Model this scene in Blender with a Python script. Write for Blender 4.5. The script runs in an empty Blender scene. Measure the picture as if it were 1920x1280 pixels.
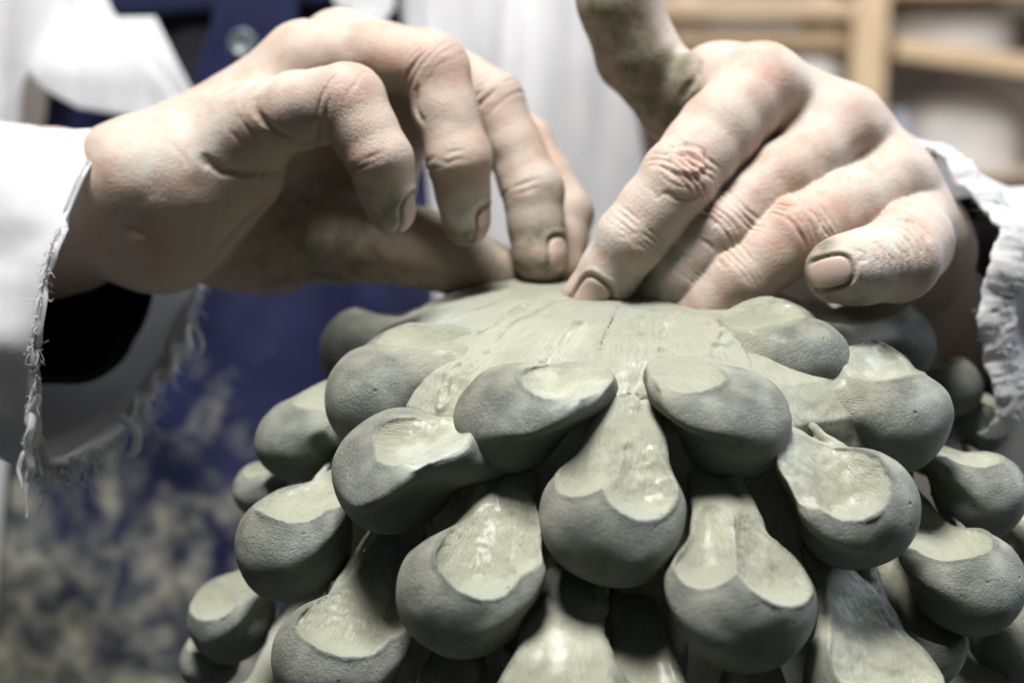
import bpy, math, random
import numpy as np
from mathutils import Vector
sc = bpy.context.scene
col = sc.collection
random.seed(4); rng = np.random.default_rng(4)

# ------------------------------------------------------------------ camera
F = 2667.0                       # focal length in photo pixels (1920 wide)
PITCH = math.radians(12.0)
EYE = np.array([0.0, 0.0, 125.0])  # cm
RIGHT = np.array([1.0, 0, 0]); FWD = np.array([0, math.cos(PITCH), -math.sin(PITCH)])
UP = np.array([0, math.sin(PITCH), math.cos(PITCH)])
cam_d = bpy.data.cameras.new('camera'); cam = bpy.data.objects.new('camera', cam_d); col.objects.link(cam)
cam.location = EYE * 0.01; cam.rotation_euler = (math.radians(90) - PITCH, 0, 0)
cam_d.sensor_width = 36; cam_d.lens = 50; cam_d.clip_start = 0.02; cam_d.clip_end = 60
cam_d.dof.use_dof = True; cam_d.dof.focus_distance = 0.392; cam_d.dof.aperture_fstop = 5.9; cam_d.dof.aperture_blades = 7
sc.camera = cam

def P(u, v, d):
    return EYE + RIGHT * ((u - 960) / F * d) + UP * (-(v - 640) / F * d) + FWD * d
def VV(x, y, z):                  # direction: right, up, towards the lens side
    w = RIGHT * x + UP * y - FWD * z
    return w / np.linalg.norm(w)

# ------------------------------------------------------------------ light
world = bpy.data.worlds.new('World'); sc.world = world; world.use_nodes = True
bg = world.node_tree.nodes['Background']; bg.inputs[0].default_value = (0.80, 0.90, 1.0, 1); bg.inputs[1].default_value = 0.045
def area(name, loc, target, size, power, color, sy=None):
    l = bpy.data.lights.new(name, 'AREA'); l.size = size; l.energy = power; l.color = color
    if sy: l.shape = 'RECTANGLE'; l.size_y = sy
    o = bpy.data.objects.new(name, l); col.objects.link(o)
    o.location = loc; o.rotation_euler = (Vector(target) - Vector(loc)).to_track_quat('-Z', 'Y').to_euler()
area('ceiling_light', (-0.12, 0.27, 2.3), (0.03, 0.45, 1.15), 0.36, 34.0, (1.0, 0.985, 0.96), 0.30)
area('window_light', (1.5, 1.15, 1.88), (0.1, 0.45, 1.1), 1.1, 28.0, (0.80, 0.89, 1.0))
area('shelf_fill', (0.7, 0.95, 1.9), (0.7, 2.2, 1.15), 0.8, 20.0, (1.0, 0.96, 0.9))  # unseen fill lamp added to brighten the shelf and wall behind
sc.view_settings.view_transform = 'Standard'; sc.view_settings.look = 'None'
sc.view_settings.exposure = 0.14; sc.view_settings.gamma = 1.0
sc.cycles.use_denoising = True
sc.cycles.max_bounces = 6

# ------------------------------------------------------------------ noise + SDF tools
_perm = np.random.default_rng(7).random(4096).astype(np.float32)
def vnoise(p):
    i = np.floor(p).astype(np.int64); f = (p - i).astype(np.float32); f = f * f * (3 - 2 * f)
    def h(dx, dy, dz):
        return _perm[((i[:, 0] + dx) * 73 + (i[:, 1] + dy) * 1013 + (i[:, 2] + dz) * 2417) & 4095]
    r = 0
    for dx in (0, 1):
        wx = f[:, 0] if dx else 1 - f[:, 0]
        for dy in (0, 1):
            wy = f[:, 1] if dy else 1 - f[:, 1]
            for dz in (0, 1):
                wz = f[:, 2] if dz else 1 - f[:, 2]
                r = r + wx * wy * wz * h(dx, dy, dz)
    return r * 2 - 1
def fbm(p, o=3):
    r = 0; a = 1
    for k in range(o):
        r = r + a * vnoise(p * 2 ** k + 17.3 * k); a *= 0.5
    return r
def cap(p, a, b, r1, r2):
    a = np.asarray(a, np.float32); b = np.asarray(b, np.float32); ba = b - a
    pa = p - a; h = np.clip(pa @ ba / max(float(ba @ ba), 1e-6), 0, 1)
    q = pa - h[:, None] * ba
    return np.sqrt(np.einsum('ij,ij->i', q, q)) - (r1 + (r2 - r1) * h)
def smin(a, b, k):
    h = np.maximum(k - np.abs(a - b), 0) / k
    return np.minimum(a, b) - h * h * k * 0.25
def smax(a, b, k): return -smin(-a, -b, k)

def mesh_sdf(f, lo, hi, h):
    """surface nets, evaluated only close to the surface"""
    lo = np.asarray(lo, float); hi = np.asarray(hi, float)
    B = 4; nb = np.ceil((hi - lo) / (h * B)).astype(int); n = nb * B
    H = h * B
    cx = np.stack(np.meshgrid(*[lo[k] + (np.arange(nb[k]) + .5) * H for k in range(3)], indexing='ij'), -1).reshape(-1, 3).astype(np.float32)
    cd = f(cx).reshape(nb)
    D = np.repeat(np.repeat(np.repeat(cd, B, 0), B, 1), B, 2).astype(np.float32)
    D = np.where(D > 0, np.float32(9), np.float32(-9))
    act = np.argwhere(np.abs(cd) < H * 1.6)
    off = np.stack(np.meshgrid(*[np.arange(B)] * 3, indexing='ij'), -1).reshape(-1, 3)
    for s in range(0, len(act), 30000):
        idx = (act[s:s + 30000, None, :] * B + off[None]).reshape(-1, 3)
        pts = (lo + (idx + .5) * h).astype(np.float32)
        D[idx[:, 0], idx[:, 1], idx[:, 2]] = f(pts)
    S = D < 0
    c = S[:-1, :-1, :-1].astype(np.int8)
    tot = sum(S[i:n[0] - 1 + i, j:n[1] - 1 + j, k:n[2] - 1 + k].astype(np.int8) for i in (0, 1) for j in (0, 1) for k in (0, 1))
    cells = np.argwhere((tot > 0) & (tot < 8))
    vid = -np.ones(tot.shape, np.int32); vid[tuple(cells.T)] = np.arange(len(cells))
    acc = np.zeros((len(cells), 3)); cnt = np.zeros(len(cells))
    cor = [(i, j, k) for i in (0, 1) for j in (0, 1) for k in (0, 1)]
    for a in cor:
        for ax in range(3):
            if a[ax]: continue
            b = list(a); b[ax] = 1
            ia = cells + a; ib = cells + b
            da = D[tuple(ia.T)]; db = D[tuple(ib.T)]
            m = (da < 0) != (db < 0)
            t = np.where(m, da / np.where(m, da - db, 1), 0)
            pt = np.array(a) + 0.0; q = np.tile(pt, (len(cells), 1)); q[:, ax] += t
            acc[m] += q[m]; cnt[m] += 1
    V = lo + (cells + .5 + acc / cnt[:, None]) * h
    quads = []
    for ax in range(3):
        sl0 = [slice(None)] * 3; sl1 = [slice(None)] * 3; sl0[ax] = slice(0, -1); sl1[ax] = slice(1, None)
        A = S[tuple(sl0)]; Bb = S[tuple(sl1)]
        e = np.argwhere(A != Bb); o1, o2 = [(1, 2), (2, 0), (0, 1)][ax]
        e = e[(e[:, o1] > 0) & (e[:, o2] > 0) & (e[:, o1] < n[o1] - 1) & (e[:, o2] < n[o2] - 1)]
        ins = A[tuple(e.T)]
        def vat(d1, d2):
            q = e.copy(); q[:, o1] -= d1; q[:, o2] -= d2
            return vid[tuple(q.T)]
        v = np.stack([vat(1, 1), vat(0, 1), vat(0, 0), vat(1, 0)], 1)
        v[~ins] = v[~ins][:, ::-1]
        quads.append(v)
    Q = np.concatenate(quads)
    Q = Q[(Q >= 0).all(1)]
    return V, Q
def smooth(V, Q, it=2, lam=0.5):
    for _ in range(it):
        a = np.zeros_like(V); c = np.zeros(len(V))
        for i in range(4):
            j = (i + 1) % 4
            np.add.at(a, Q[:, i], V[Q[:, j]]); np.add.at(a, Q[:, j], V[Q[:, i]])
            np.add.at(c, Q[:, i], 1); np.add.at(c, Q[:, j], 1)
        V = V + lam * (a / np.maximum(c, 1)[:, None] - V)
    return V
def vnormals(V, Q):
    n = np.cross(V[Q[:, 2]] - V[Q[:, 0]], V[Q[:, 3]] - V[Q[:, 1]])
    N = np.zeros_like(V)
    for i in range(4): np.add.at(N, Q[:, i], n)
    return N / np.maximum(np.linalg.norm(N, axis=1), 1e-9)[:, None]

def make_mesh(name, V, Q, mat, parent=None, origin=None, attrs=None, kind=None):
    """V in cm (world); origin in cm"""
    o0 = np.zeros(3) if origin is None else np.asarray(origin, float)
    me = bpy.data.meshes.new(name)
    V = (np.asarray(V, float) - o0) * 0.01; Q = np.asarray(Q)
    me.vertices.add(len(V)); me.vertices.foreach_set('co', V.astype(np.float32).ravel())
    k = Q.shape[1]; me.loops.add(Q.size); me.loops.foreach_set('vertex_index', Q.astype(np.int32).ravel())
    me.polygons.add(len(Q)); me.polygons.foreach_set('loop_start', np.arange(0, Q.size, k, dtype=np.int32))
    me.polygons.foreach_set('loop_total', np.full(len(Q), k, np.int32))
    me.update(); me.validate()
    me.polygons.foreach_set('use_smooth', np.ones(len(me.polygons), bool))
    for an, ad in (attrs or {}).items():
        if ad.ndim == 1:
            at = me.attributes.new(an, 'FLOAT', 'POINT'); at.data.foreach_set('value', ad.astype(np.float32))
        else:
            at = me.attributes.new(an, 'FLOAT_VECTOR', 'POINT'); at.data.foreach_set('vector', ad.astype(np.float32).ravel())
    o = bpy.data.objects.new(name, me); col.objects.link(o)
    if mat: me.materials.append(mat)
    o.location = o0 * 0.01
    if parent is not None:
        pl = Vector(parent['_w']) if '_w' in parent else Vector((0, 0, 0))
        o.parent = parent; o.location = Vector(o0 * 0.01) - pl
    o['_w'] = list(o0 * 0.01)
    if kind: o['kind'] = kind
    return o
def empty(name, loc, label, cat, group=None):
    o = bpy.data.objects.new(name, None); col.objects.link(o); o.location = np.asarray(loc) * 0.01
    o['_w'] = list(np.asarray(loc, float) * 0.01); o['label'] = label; o['category'] = cat
    if group: o['group'] = group
    o.empty_display_size = 0.02
    return o

# ------------------------------------------------------------------ materials
class NT:
    def __init__(s, name):
        s.m = bpy.data.materials.new(name); s.m.use_nodes = True; s.t = s.m.node_tree
        s.b = s.t.nodes['Principled BSDF']
    def n(s, typ, **kw):
        x = s.t.nodes.new(typ)
        for k, v in kw.items():
            if k.startswith('i_'):
                key = k[2:]; key = int(key) if key.isdigit() else key
                x.inputs[key].default_value = v
            else: setattr(x, k, v)
        return x
    def l(s, a, b): s.t.links.new(a, b)
    def noise(s, vec, scale, detail=4, rough=0.55, dist=0.0):
        x = s.n('ShaderNodeTexNoise', i_Scale=scale, i_Detail=detail, i_Roughness=rough, i_Distortion=dist)
        if vec: s.l(vec, x.inputs['Vector'])
        return x.outputs['Fac']
    def math(s, op, a, b=0.5, clamp=False):
        x = s.n('ShaderNodeMath', operation=op, use_clamp=clamp)
        for i, q in enumerate((a, b)):
            if hasattr(q, 'node'): s.l(q, x.inputs[i])
            else: x.inputs[i].default_value = q
        return x.outputs[0]
    def rng(s, f, a, b, c=0., d=1.):
        x = s.n('ShaderNodeMapRange'); s.l(f, x.inputs[0])
        for i, q in enumerate((a, b, c, d)): x.inputs[i + 1].default_value = q
        return x.outputs[0]
    def mix(s, f, a, b, mode='MIX'):
        x = s.n('ShaderNodeMix', data_type='RGBA', blend_type=mode)
        for i, q in ((0, f), (6, a), (7, b)):
            if hasattr(q, 'node'): s.l(q, x.inputs[i])
            else: x.inputs[i].default_value = q if i == 0 else (*q, 1)
        return x.outputs[2]
    def attr(s, name): return s.n('ShaderNodeAttribute', attribute_name=name)
    def coord(s): return s.n('ShaderNodeTexCoord').outputs['Object']
    def vscale(s, vec, sc_):
        x = s.n('ShaderNodeMapping'); s.l(vec, x.inputs[0]); x.inputs['Scale'].default_value = sc_
        return x.outputs[0]
    def bump(s, h, strength, dist, prev=None):
        x = s.n('ShaderNodeBump', i_Strength=strength, i_Distance=dist); s.l(h, x.inputs['Height'])
        if prev: s.l(prev, x.inputs['Normal'])
        return x.outputs[0]

def clay_mat():
    t = NT('grey_clay'); c = t.coord(); sm = t.attr('smear').outputs['Fac']; lc = t.attr('grain').outputs['Vector']
    wetv = t.attr('wet').outputs['Fac']
    n1 = t.noise(c, 60, 5, .6); n2 = t.noise(c, 350, 4, .6); n3 = t.noise(c, 25, 3, .5)
    ball = t.mix(t.rng(n1, .35, .65), (.150, .157, .128), (.212, .218, .184))
    ball = t.mix(t.rng(n3, .45, .62, 0, .6), ball, (.160, .182, .175))
    ball = t.mix(t.rng(n3, .30, .42, .5, 0), ball, (.195, .185, .125))
    st = t.noise(t.vscale(lc, (1.0, 9.0, 3.0)), 1.6, 5, .65, .3)
    slip = t.mix(t.rng(t.math('ADD', t.math('MULTIPLY', n1, .4), t.math('MULTIPLY', n3, .6)), .35, .65), (.345, .350, .265), (.415, .415, .32))
    slip = t.mix(t.rng(st, .35, .7, 0, .4), slip, (.235, .25, .20))
    slip = t.mix(t.rng(n3, .52, .66, 0, .45), slip, (.30, .345, .33))
    rust = t.rng(t.noise(c, 38, 2, .5), .70, .76, 0, .55)
    slip = t.mix(rust, slip, (.36, .22, .13))
    base = t.mix(sm, ball, slip)
    # pits and specks
    v = t.n('ShaderNodeTexVoronoi', i_Scale=170.0, feature='F1'); t.l(c, v.inputs['Vector'])
    pit = t.rng(v.outputs['Distance'], .05, .11, 1, 0)
    pit = t.math('MULTIPLY', pit, t.rng(n3, .55, .6, 0, 1))
    base = t.mix(t.math('MULTIPLY', pit, .7), base, (.06, .06, .045))
    t.l(base, t.b.inputs['Base Color'])
    wn = t.rng(t.noise(c, 50, 3, .6), .40, .60, 0, 1)
    wet = t.math('MULTIPLY', sm, t.math('MULTIPLY', wn, t.math('ADD', wetv, .25)), True)
    r = t.math('ADD', t.rng(n2, .3, .7, .60, .74), t.math('MULTIPLY', sm, -.10))
    r = t.math('SUBTRACT', r, t.math('MULTIPLY', wet, .46), True)
    t.l(r, t.b.inputs['Roughness'])
    t.b.inputs['Specular IOR Level'].default_value = .5
    t.l(t.math('MULTIPLY', wet, .22), t.b.inputs['Coat Weight']); t.b.inputs['Coat Roughness'].default_value = .2
    # relief: fine cracked skin on the balls, drag lines on the smears
    cr = t.noise(t.vscale(lc, (1.6, .9, 1.2)), 9, 6, .72, .8)
    hb = t.math('ADD', t.math('MULTIPLY', cr, 1.0), t.math('MULTIPLY', n2, .5))
    fine = t.noise(t.vscale(lc, (1.2, 16.0, 8.0)), 2.2, 4, .7, .15)
    hs = t.math('ADD', t.math('MULTIPLY', fine, .9), t.math('MULTIPLY', n1, .7))
    hm = t.n('ShaderNodeMix', data_type='FLOAT'); t.l(sm, hm.inputs[0]); t.l(hb, hm.inputs[2]); t.l(hs, hm.inputs[3])
    hh = t.math('SUBTRACT', hm.outputs[0], t.math('MULTIPLY', pit, .6))
    hh = t.math('MULTIPLY', hh, t.math('SUBTRACT', 1.0, t.math('MULTIPLY', wet, .7)))
    t.l(t.bump(hh, .85, .0014), t.b.inputs['Normal'])
    return t.m
CLAY = clay_mat()

def skin_mat():
    t = NT('dusty_skin'); c = t.coord()
    dust = t.attr('dust').outputs['Fac']; red = t.attr('red').outputs['Fac']; nail = t.attr('nail').outputs['Fac']; grime_shade = t.attr('grime_shade').outputs['Fac']
    n1 = t.noise(c, 55, 4, .6); n2 = t.noise(c, 200, 4, .65); n3 = t.noise(c, 700, 3, .6)
    base = t.mix(t.rng(n1, .35, .65), (.370, .228, .165), (.43, .288, .218))
    base = t.mix(t.rng(n2, .5, .75, 0, .18), base, (.52, .29, .22))
    base = t.mix(t.math('MULTIPLY', red, .6), base, (.50, .20, .165))
    dn = t.math('MULTIPLY', dust, t.rng(t.math('ADD', t.math('MULTIPLY', n2, .7), n1), .62, .95, .2, 1.0), True)
    base = t.mix(dn, base, (.55, .53, .485))
    gn = t.math('MULTIPLY', grime_shade, t.rng(t.math('ADD', n2, n1), .75, 1.15, .2, 1.0), True)
    base = t.mix(gn, base, (.155, .145, .095))  # olive clay dirt, also carries the painted shade of palm and thumb
    base = t.mix(t.math('MULTIPLY', nail, .8), base, (.50, .38, .33))
    t.l(base, t.b.inputs['Base Color'])
    t.b.inputs['Subsurface Weight'].default_value = .16
    t.b.inputs['Subsurface Radius'].default_value = (1.0, .38, .2)
    t.b.inputs['Subsurface Scale'].default_value = .004
    r = t.math('ADD', t.rng(n2, .3, .7, .46, .58), t.math('MULTIPLY', dn, .2))
    r = t.math('SUBTRACT', r, t.math('MULTIPLY', nail, .15))
    t.l(r, t.b.inputs['Roughness']); t.b.inputs['Specular IOR Level'].default_value = .42
    v = t.n('ShaderNodeTexVoronoi', i_Scale=900.0, feature='DISTANCE_TO_EDGE'); t.l(t.vscale(c, (1, 1, .7)), v.inputs['Vector'])
    h = t.math('ADD', t.math('MULTIPLY', t.rng(v.outputs[0], 0, .12), .4), t.math('ADD', n3, t.math('MULTIPLY', n2, .5)))
    h = t.math('MULTIPLY', h, t.rng(nail, 0, 1, 1, .15))
    t.l(t.bump(h, .38, .0006), t.b.inputs['Normal'])
    return t.m
SKIN = skin_mat()

def cloth_mat(name, c1, c2, weave=900, bumpd=.0006, stain=None, rough=.85, thin=0):
    t = NT(name); c = t.coord()
    n = t.noise(c, 30, 4, .6)
    base = t.mix(t.rng(n, .3, .7), c1, c2)
    if stain:
        (sx, sy, sz), cols = stain
        vm = t.n('ShaderNodeVectorMath', operation='DOT_PRODUCT'); t.l(c, vm.inputs[0]); vm.inputs[1].default_value = (sx, sy, sz)
        g = t.math('ADD', vm.outputs['Value'], cols[2])
        s1 = t.noise(c, 19, 6, .64, .9); s2 = t.noise(c, 55, 5, .6, .6)
        m = t.rng(t.math('ADD', t.math('ADD', t.math('MULTIPLY', s1, 1.5), t.math('MULTIPLY', s2, .9)), g), 1.25, 1.7, 0, .9)
        base = t.mix(m, base, t_col(t, s2, cols))
    if stain: base = t.mix(t.rng(t.noise(c, 12, 6, .7, .4), .42, .75, 0, .35), base, (.040, .046, .070))
    w = t.n('ShaderNodeTexWave', i_Scale=weave, i_Distortion=.6, bands_direction='X'); t.l(c, w.inputs['Vector'])
    w2 = t.n('ShaderNodeTexWave', i_Scale=weave, i_Distortion=.6, bands_direction='Z'); t.l(c, w2.inputs['Vector'])
    h = t.math('ADD', t.math('MULTIPLY', w.outputs['Fac'], .4), t.math('MULTIPLY', w2.outputs['Fac'], .4))
    h = t.math('ADD', h, t.noise(c, 160, 4, .6))
    t.l(base, t.b.inputs['Base Color']); t.b.inputs['Roughness'].default_value = rough
    t.b.inputs['Specular IOR Level'].default_value = .2
    t.l(t.bump(h, .5, bumpd), t.b.inputs['Normal'])
    if thin:
        tr = t.n('ShaderNodeBsdfTranslucent'); t.l(base, tr.inputs[0]); ms = t.n('ShaderNodeMixShader'); ms.inputs[0].default_value = thin
        t.l(t.b.outputs[0], ms.inputs[1]); t.l(tr.outputs[0], ms.inputs[2]); t.l(ms.outputs[0], t.t.nodes['Material Output'].inputs['Surface'])
    return t.m
def t_col(t, f, cols): return t.mix(t.rng(f, .35, .65), cols[0], cols[1])
WHITE = cloth_mat('white_cotton', (.74, .74, .76), (.82, .82, .83), thin=.4)
LINING = cloth_mat('worn_white_cotton', (.60, .58, .53), (.74, .73, .70), thin=.4)
NAVY = cloth_mat('navy_apron_cloth', (.006, .008, .034), (.013, .017, .062), stain=((-1.9, 0, -2.6), ((.13, .14, .11), (.46, .45, .36), 1.88)))
DARK = cloth_mat('black_cloth', (.006, .006, .009), (.012, .012, .018))
def plain(name, c1, c2, scale=20, rough=.6, bumpd=.002, vs=(1, 1, 1)):
    t = NT(name); c = t.vscale(t.coord(), vs); n = t.noise(c, scale, 5, .6, .3)
    t.l(t.mix(t.rng(n, .32, .68), c1, c2), t.b.inputs['Base Color']); t.b.inputs['Roughness'].default_value = rough
    t.l(t.bump(n, .4, bumpd), t.b.inputs['Normal']); return t.m

# ------------------------------------------------------------------ clay pinecone
AX = P(1180, 560, 46.0); AX0 = AX[:2]
Zt = np.array([-8.6, -9, -10, -11, -12, -13, -14, -16, -18, -22, -28, -34]) + 125
Rt = np.array([5.2, 6.6, 8.6, 9.6, 10.4, 11.0, 11.6, 12.3, 12.9, 13.4, 13.2, 12.0])
def Rb(z): return np.interp(-z, -Zt, Rt)
CZ = np.array([-7.88, -7.90, -7.98, -8.2, -8.7, -9.35, -10.3, -12.5, -14.5, -18, -24, -34]) + 125
CR = np.array([0, 2.2, 4.0, 5.3, 6.8, 8.1, 8.85, 9.1, 9.4, 9.9, 10.6, 10.2])
def Rc(z): return np.interp(-z, -CZ, CR)
def hit(u, v, Rf, dmin=26, dmax=46.5):
    ds = np.arange(dmin, dmax, .05); best = None
    pts = np.array([P(u, v, d) for d in ds]); g = np.hypot(pts[:, 0] - AX0[0], pts[:, 1] - AX0[1]) - Rf(pts[:, 2])
    i = np.where(g <= 0)[0]
    k = i[0] if len(i) else int(np.argmin(g))
    return pts[k], ds[k]

cone = empty('clay_pinecone', [AX0[0], AX0[1], 125 - 34], 'large unfired grey green clay pinecone covered in rounded thumb-pressed scales', 'pinecone sculpture')

def core_f(p):
    r = np.hypot(p[:, 0] - AX0[0], p[:, 1] - AX0[1]); z = p[:, 2]
    rs_ = np.linspace(0, CR[:8].max(), 60); zt_ = np.interp(r, CR[:8], CZ[:8])
    d1 = (r - Rc(z)) * .8; d2 = (z - zt_) * .75
    w2 = np.clip((r - 6.2) / 1.6, 0, 1)
    d = np.where(r < 6.2, d2, np.where(r > 7.8, d1, d2 * (1 - w2) + d1 * w2))
    d = d + .10 * fbm(p * .45, 2) + .03 * fbm(p * 1.6, 2)
    ang = np.arctan2(p[:, 1] - AX0[1], p[:, 0] - AX0[0])
    # overlapping smeared tongues on the crown: shallow facets with little steps
    w = (ang * 11 / (2 * math.pi) + .12 * np.sin(z * 1.3 + ang * 3)) % 1.0
    return d - .10 * (w - .5) * np.clip((r - 1.5) / 3, 0, 1)
V1, Q1 = mesh_sdf(core_f, [AX0[0] - 9.6, AX0[1] - 9.6, 125 - 13.5], [AX0[0] + 9.6, AX0[1] + 9.6, 125 - 7.0], .066)
V2, Q2 = mesh_sdf(lambda p: core_f(p) + .12, [AX0[0] - 11.5, AX0[1] - 11.5, 125 - 34.5], [AX0[0] + 11.5, AX0[1] + 11.5, 125 - 6.8], .22)
def chain_d(V, pts):
    dm = np.full(len(V), 9.)
    for a, b in zip(pts[:-1], pts[1:]): dm = np.minimum(dm, cap(V.astype(np.float32), a, b, 0, 0))
    return dm
N1 = vnormals(V1, Q1)
def onc(u, v): return hit(u, v, Rc)[0] if v > 640 else None
CR_UP = [(6.2, -9.1)]
def surf(u, v):
    for d in np.arange(34, 50, .04):
        p = P(u, v, d)[None].astype(np.float32)
        if core_f(p)[0] < 0: return p[0].astype(float)
    return P(u, v, 45)
nz1 = vnoise((V1 * 2.5).astype(np.float32)) * .09 + vnoise((V1 * 6).astype(np.float32)) * .03
wet1 = np.full(len(V1), .12)
for pts, w, g, h_ in [([(985, 572), (930, 612), (870, 640)], .06, .10, .05), ([(1085, 608), (1050, 650), (1010, 700)], .09, .08, .07), ([(1205, 600), (1200, 680), (1185, 745)], .10, .05, .11),
                  ([(1240, 660), (1232, 740), (1240, 800)], .08, .05, .10), ([(1262, 590), (1245, 630)], .06, .03, .06), ([(880, 690), (950, 640), (985, 615)], .07, .06, .04),
                  ([(1350, 640), (1385, 600), (1440, 590)], .09, .06, .08), ([(1020, 720), (1090, 745), (1130, 750)], .08, .08, .05), ([(1130, 575), (1200, 582), (1300, 590)], .05, .02, .03),
                  ([(1330, 610), (1345, 690), (1370, 705)], .08, .05, .06), ([(860, 690), (830, 760)], .08, .04, .09)]:
    P3 = [surf(*q) for q in pts]; dm = chain_d(V1, P3) + nz1
    V1 = V1 + N1 * (h_ * np.exp(-((dm - w * 2.2) / (w * 1.1)) ** 2) - g * np.exp(-(dm / w) ** 2))[:, None]
for q, rr_ in [((1065, 650), .9), ((1100, 620), .5), ((1195, 710), .8), ((1170, 745), .5), ((1400, 598), .8), ((1455, 598), .5), ((1255, 610), .3)]:
    wet1 += 1.0 * np.exp(-((V1 - surf(*q)) ** 2).sum(1) / rr_ ** 2)
V1 = V1 + N1 * ((wet1 > .4) * .03 * vnoise((V1 * 4).astype(np.float32)) + .02 * vnoise((V1 * np.array([1.6, 1.6, 5])).astype(np.float32)))[:, None]
V = np.concatenate([V1, V2]); Q = np.concatenate([Q1, Q2 + len(V1)])
rel = V - np.array([AX0[0], AX0[1], 0]); ang = np.arctan2(rel[:, 1], rel[:, 0]); rr = np.hypot(rel[:, 0], rel[:, 1])
grain = np.stack([V[:, 2] - rr * .6, ang * 6, rr * 0], 1)
smear = np.clip((V[:, 2] - (125 - 15)) / 2 + 1, .55, 1)
wet = np.concatenate([np.clip(wet1, 0, 1.2), np.full(len(V2), .1)])
make_mesh('core', V, Q, CLAY, cone, [AX0[0], AX0[1], 125 - 34], {'smear': smear, 'grain': grain, 'wet': wet})

# u, v, r(px), tongue root u, v, options
SC = [
 (710, 742, 99, 905, 668, dict(pw=.82, to=.85, nk=1.0, st=.75, fl=0.42, wet=.2)),                    # top ring, left to right
 (962, 783, 103, 1085, 700, dict(pw=.82, to=.85, nk=1.0, st=.75, fl=0.45, wet=1.0)),
 (1374, 793, 103, 1290, 695, dict(pw=.82, to=-.75, nk=1.0, st=.8, fl=0.50, wet=.3)),
 (1502, 673, 87, 1390, 640, dict(pw=.82, to=-.85, nk=1.0, st=.7, fl=0.42, wet=.9)),
 (1664, 640, 82, 1560, 618, dict(to=-.5, nk=.92, st=.7, wet=.1, dd=.3)),
 (1782, 722, 58, 1700, 690, dict(to=-.3, wet=.1, dd=2.2)),
 (687, 655, 80, 890, 588, dict(nk=.92, st=.9, to=.3, wet=.1, dd=3)),
 (568, 822, 82, 690, 772, dict(pw=.85, to=.6, nk=.8, st=.85, fl=0.50, wet=.1)),                              # second ring
 (746, 885, 112, 895, 800, dict(pw=.80, to=.75, nk=.75, st=.7, fl=0.48, wet=1.0)),
 (1150, 976, 119, 1180, 748, dict(rg=(.05, .0, .07), nk=.5, w=1.12, wet=.7, two=.56, fl=0.30, st=.45, sq=.88)),
 (1606, 954, 112, 1488, 812, dict(pw=.82, to=-.72, rg=(.55, .38, .05), nk=.55, st=.5, fl=0.28, wet=1.3, sq=.92)),
 (1684, 782, 97, 1588, 725, dict(pw=.80, to=-.75, nk=.75, st=.6, fl=0.40, wet=1.2)),
 (1834, 922, 86, 1742, 822, dict(pw=.82, to=-.6, nk=.65, st=.55, fl=0.30, wet=1.3)),
 (492, 914, 52, 560, 860, dict(to=.2, wet=.1, dd=1.0)),
 (554, 1014, 107, 672, 862, dict(pw=.84, to=.42, rg=(-.5, -.5, .03), nk=.55, st=.4, fl=0.30, wet=.3, sq=.92)),     # third ring
 (872, 1108, 121, 955, 885, dict(pw=.72, to=.50, rg=(-.2, -.35, .07), nk=.55, wet=.5, fl=0.30, st=.32, sq=.94, slope=.6)),
 (1390, 1130, 120, 1352, 890, dict(rg=(.45, .25, .06), nk=.42, w=1.1, wet=.5, two=.58, to=-.15, fl=0.24, st=.35, sq=.88)),
 (1812, 1088, 105, 1710, 925, dict(pw=.84, to=-.55, rg=(.55, .42, .04), nk=.5, st=.42, fl=0.28, wet=.7, sq=.9)),
 (1915, 1195, 95, 1830, 1060, dict(to=-.3, nk=.5, st=.4, fl=0.26, wet=.5)),
 (434, 1156, 78, 535, 1020, dict(to=.3, nk=.6, st=.5, fl=0.32, wet=.1, dd=.3)),                # fourth ring
 (634, 1230, 119, 745, 990, dict(pw=.78, to=.40, rg=(-.5, -.35, .06), nk=.5, st=.35, fl=0.26, wet=.2, sq=.92)),
 (1055, 1345, 128, 1062, 1040, dict(rg=(.75, .5, .05), nk=.42, dd=-1.0, st=.3, fl=0.22, w=1.1, wet=.5, sq=.9)),
 (1215, 1390, 105, 1185, 1100, dict(rg=(-.6, -.4, .04), nk=.5, dd=-.3, st=.3, wet=.4)),
 (1640, 1296, 124, 1560, 1010, dict(to=-.2, rg=(.62, .42, .07), nk=.42, st=.3, fl=0.22, w=1.1, wet=.6, sq=.9)),
 (395, 1238, 56, 470, 1170, dict(wet=.1, dd=1.2)),
 (470, 1372, 100, 560, 1120, dict(to=.3, nk=.5, st=.3, wet=.3)),
 (835, 1420, 110, 880, 1150, dict(nk=.5, st=.3, wet=.3)),
 (1420, 1420, 110, 1410, 1180, dict(nk=.5, wet=.3)),
 (1850, 1370, 110, 1770, 1130, dict(rg=(.6, .45, .05), nk=.45, st=.3, wet=.3)),
 (1905, 960, 60, 1840, 860, dict(wet=.2, dd=4)),
 (1830, 790, 58, 1760, 720, dict(to=-.3, wet=1, dd=3.4)),
 (1990, 1080, 100, 1900, 950, dict(to=-.4, wet=.2, dd=2)),
 (1200, 1200, 80, 1205, 950, dict(nk=.5, wet=.2, dd=2.8)),
 (1010, 1200, 80, 1030, 960, dict(nk=.5, wet=.2, dd=2.8)),
 (690, 1120, 78, 765, 990, dict(nk=.5, wet=.1, dd=2.4)),
 (1720, 1210, 80, 1660, 1010, dict(nk=.5, wet=.1, dd=2.4)),
]
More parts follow.
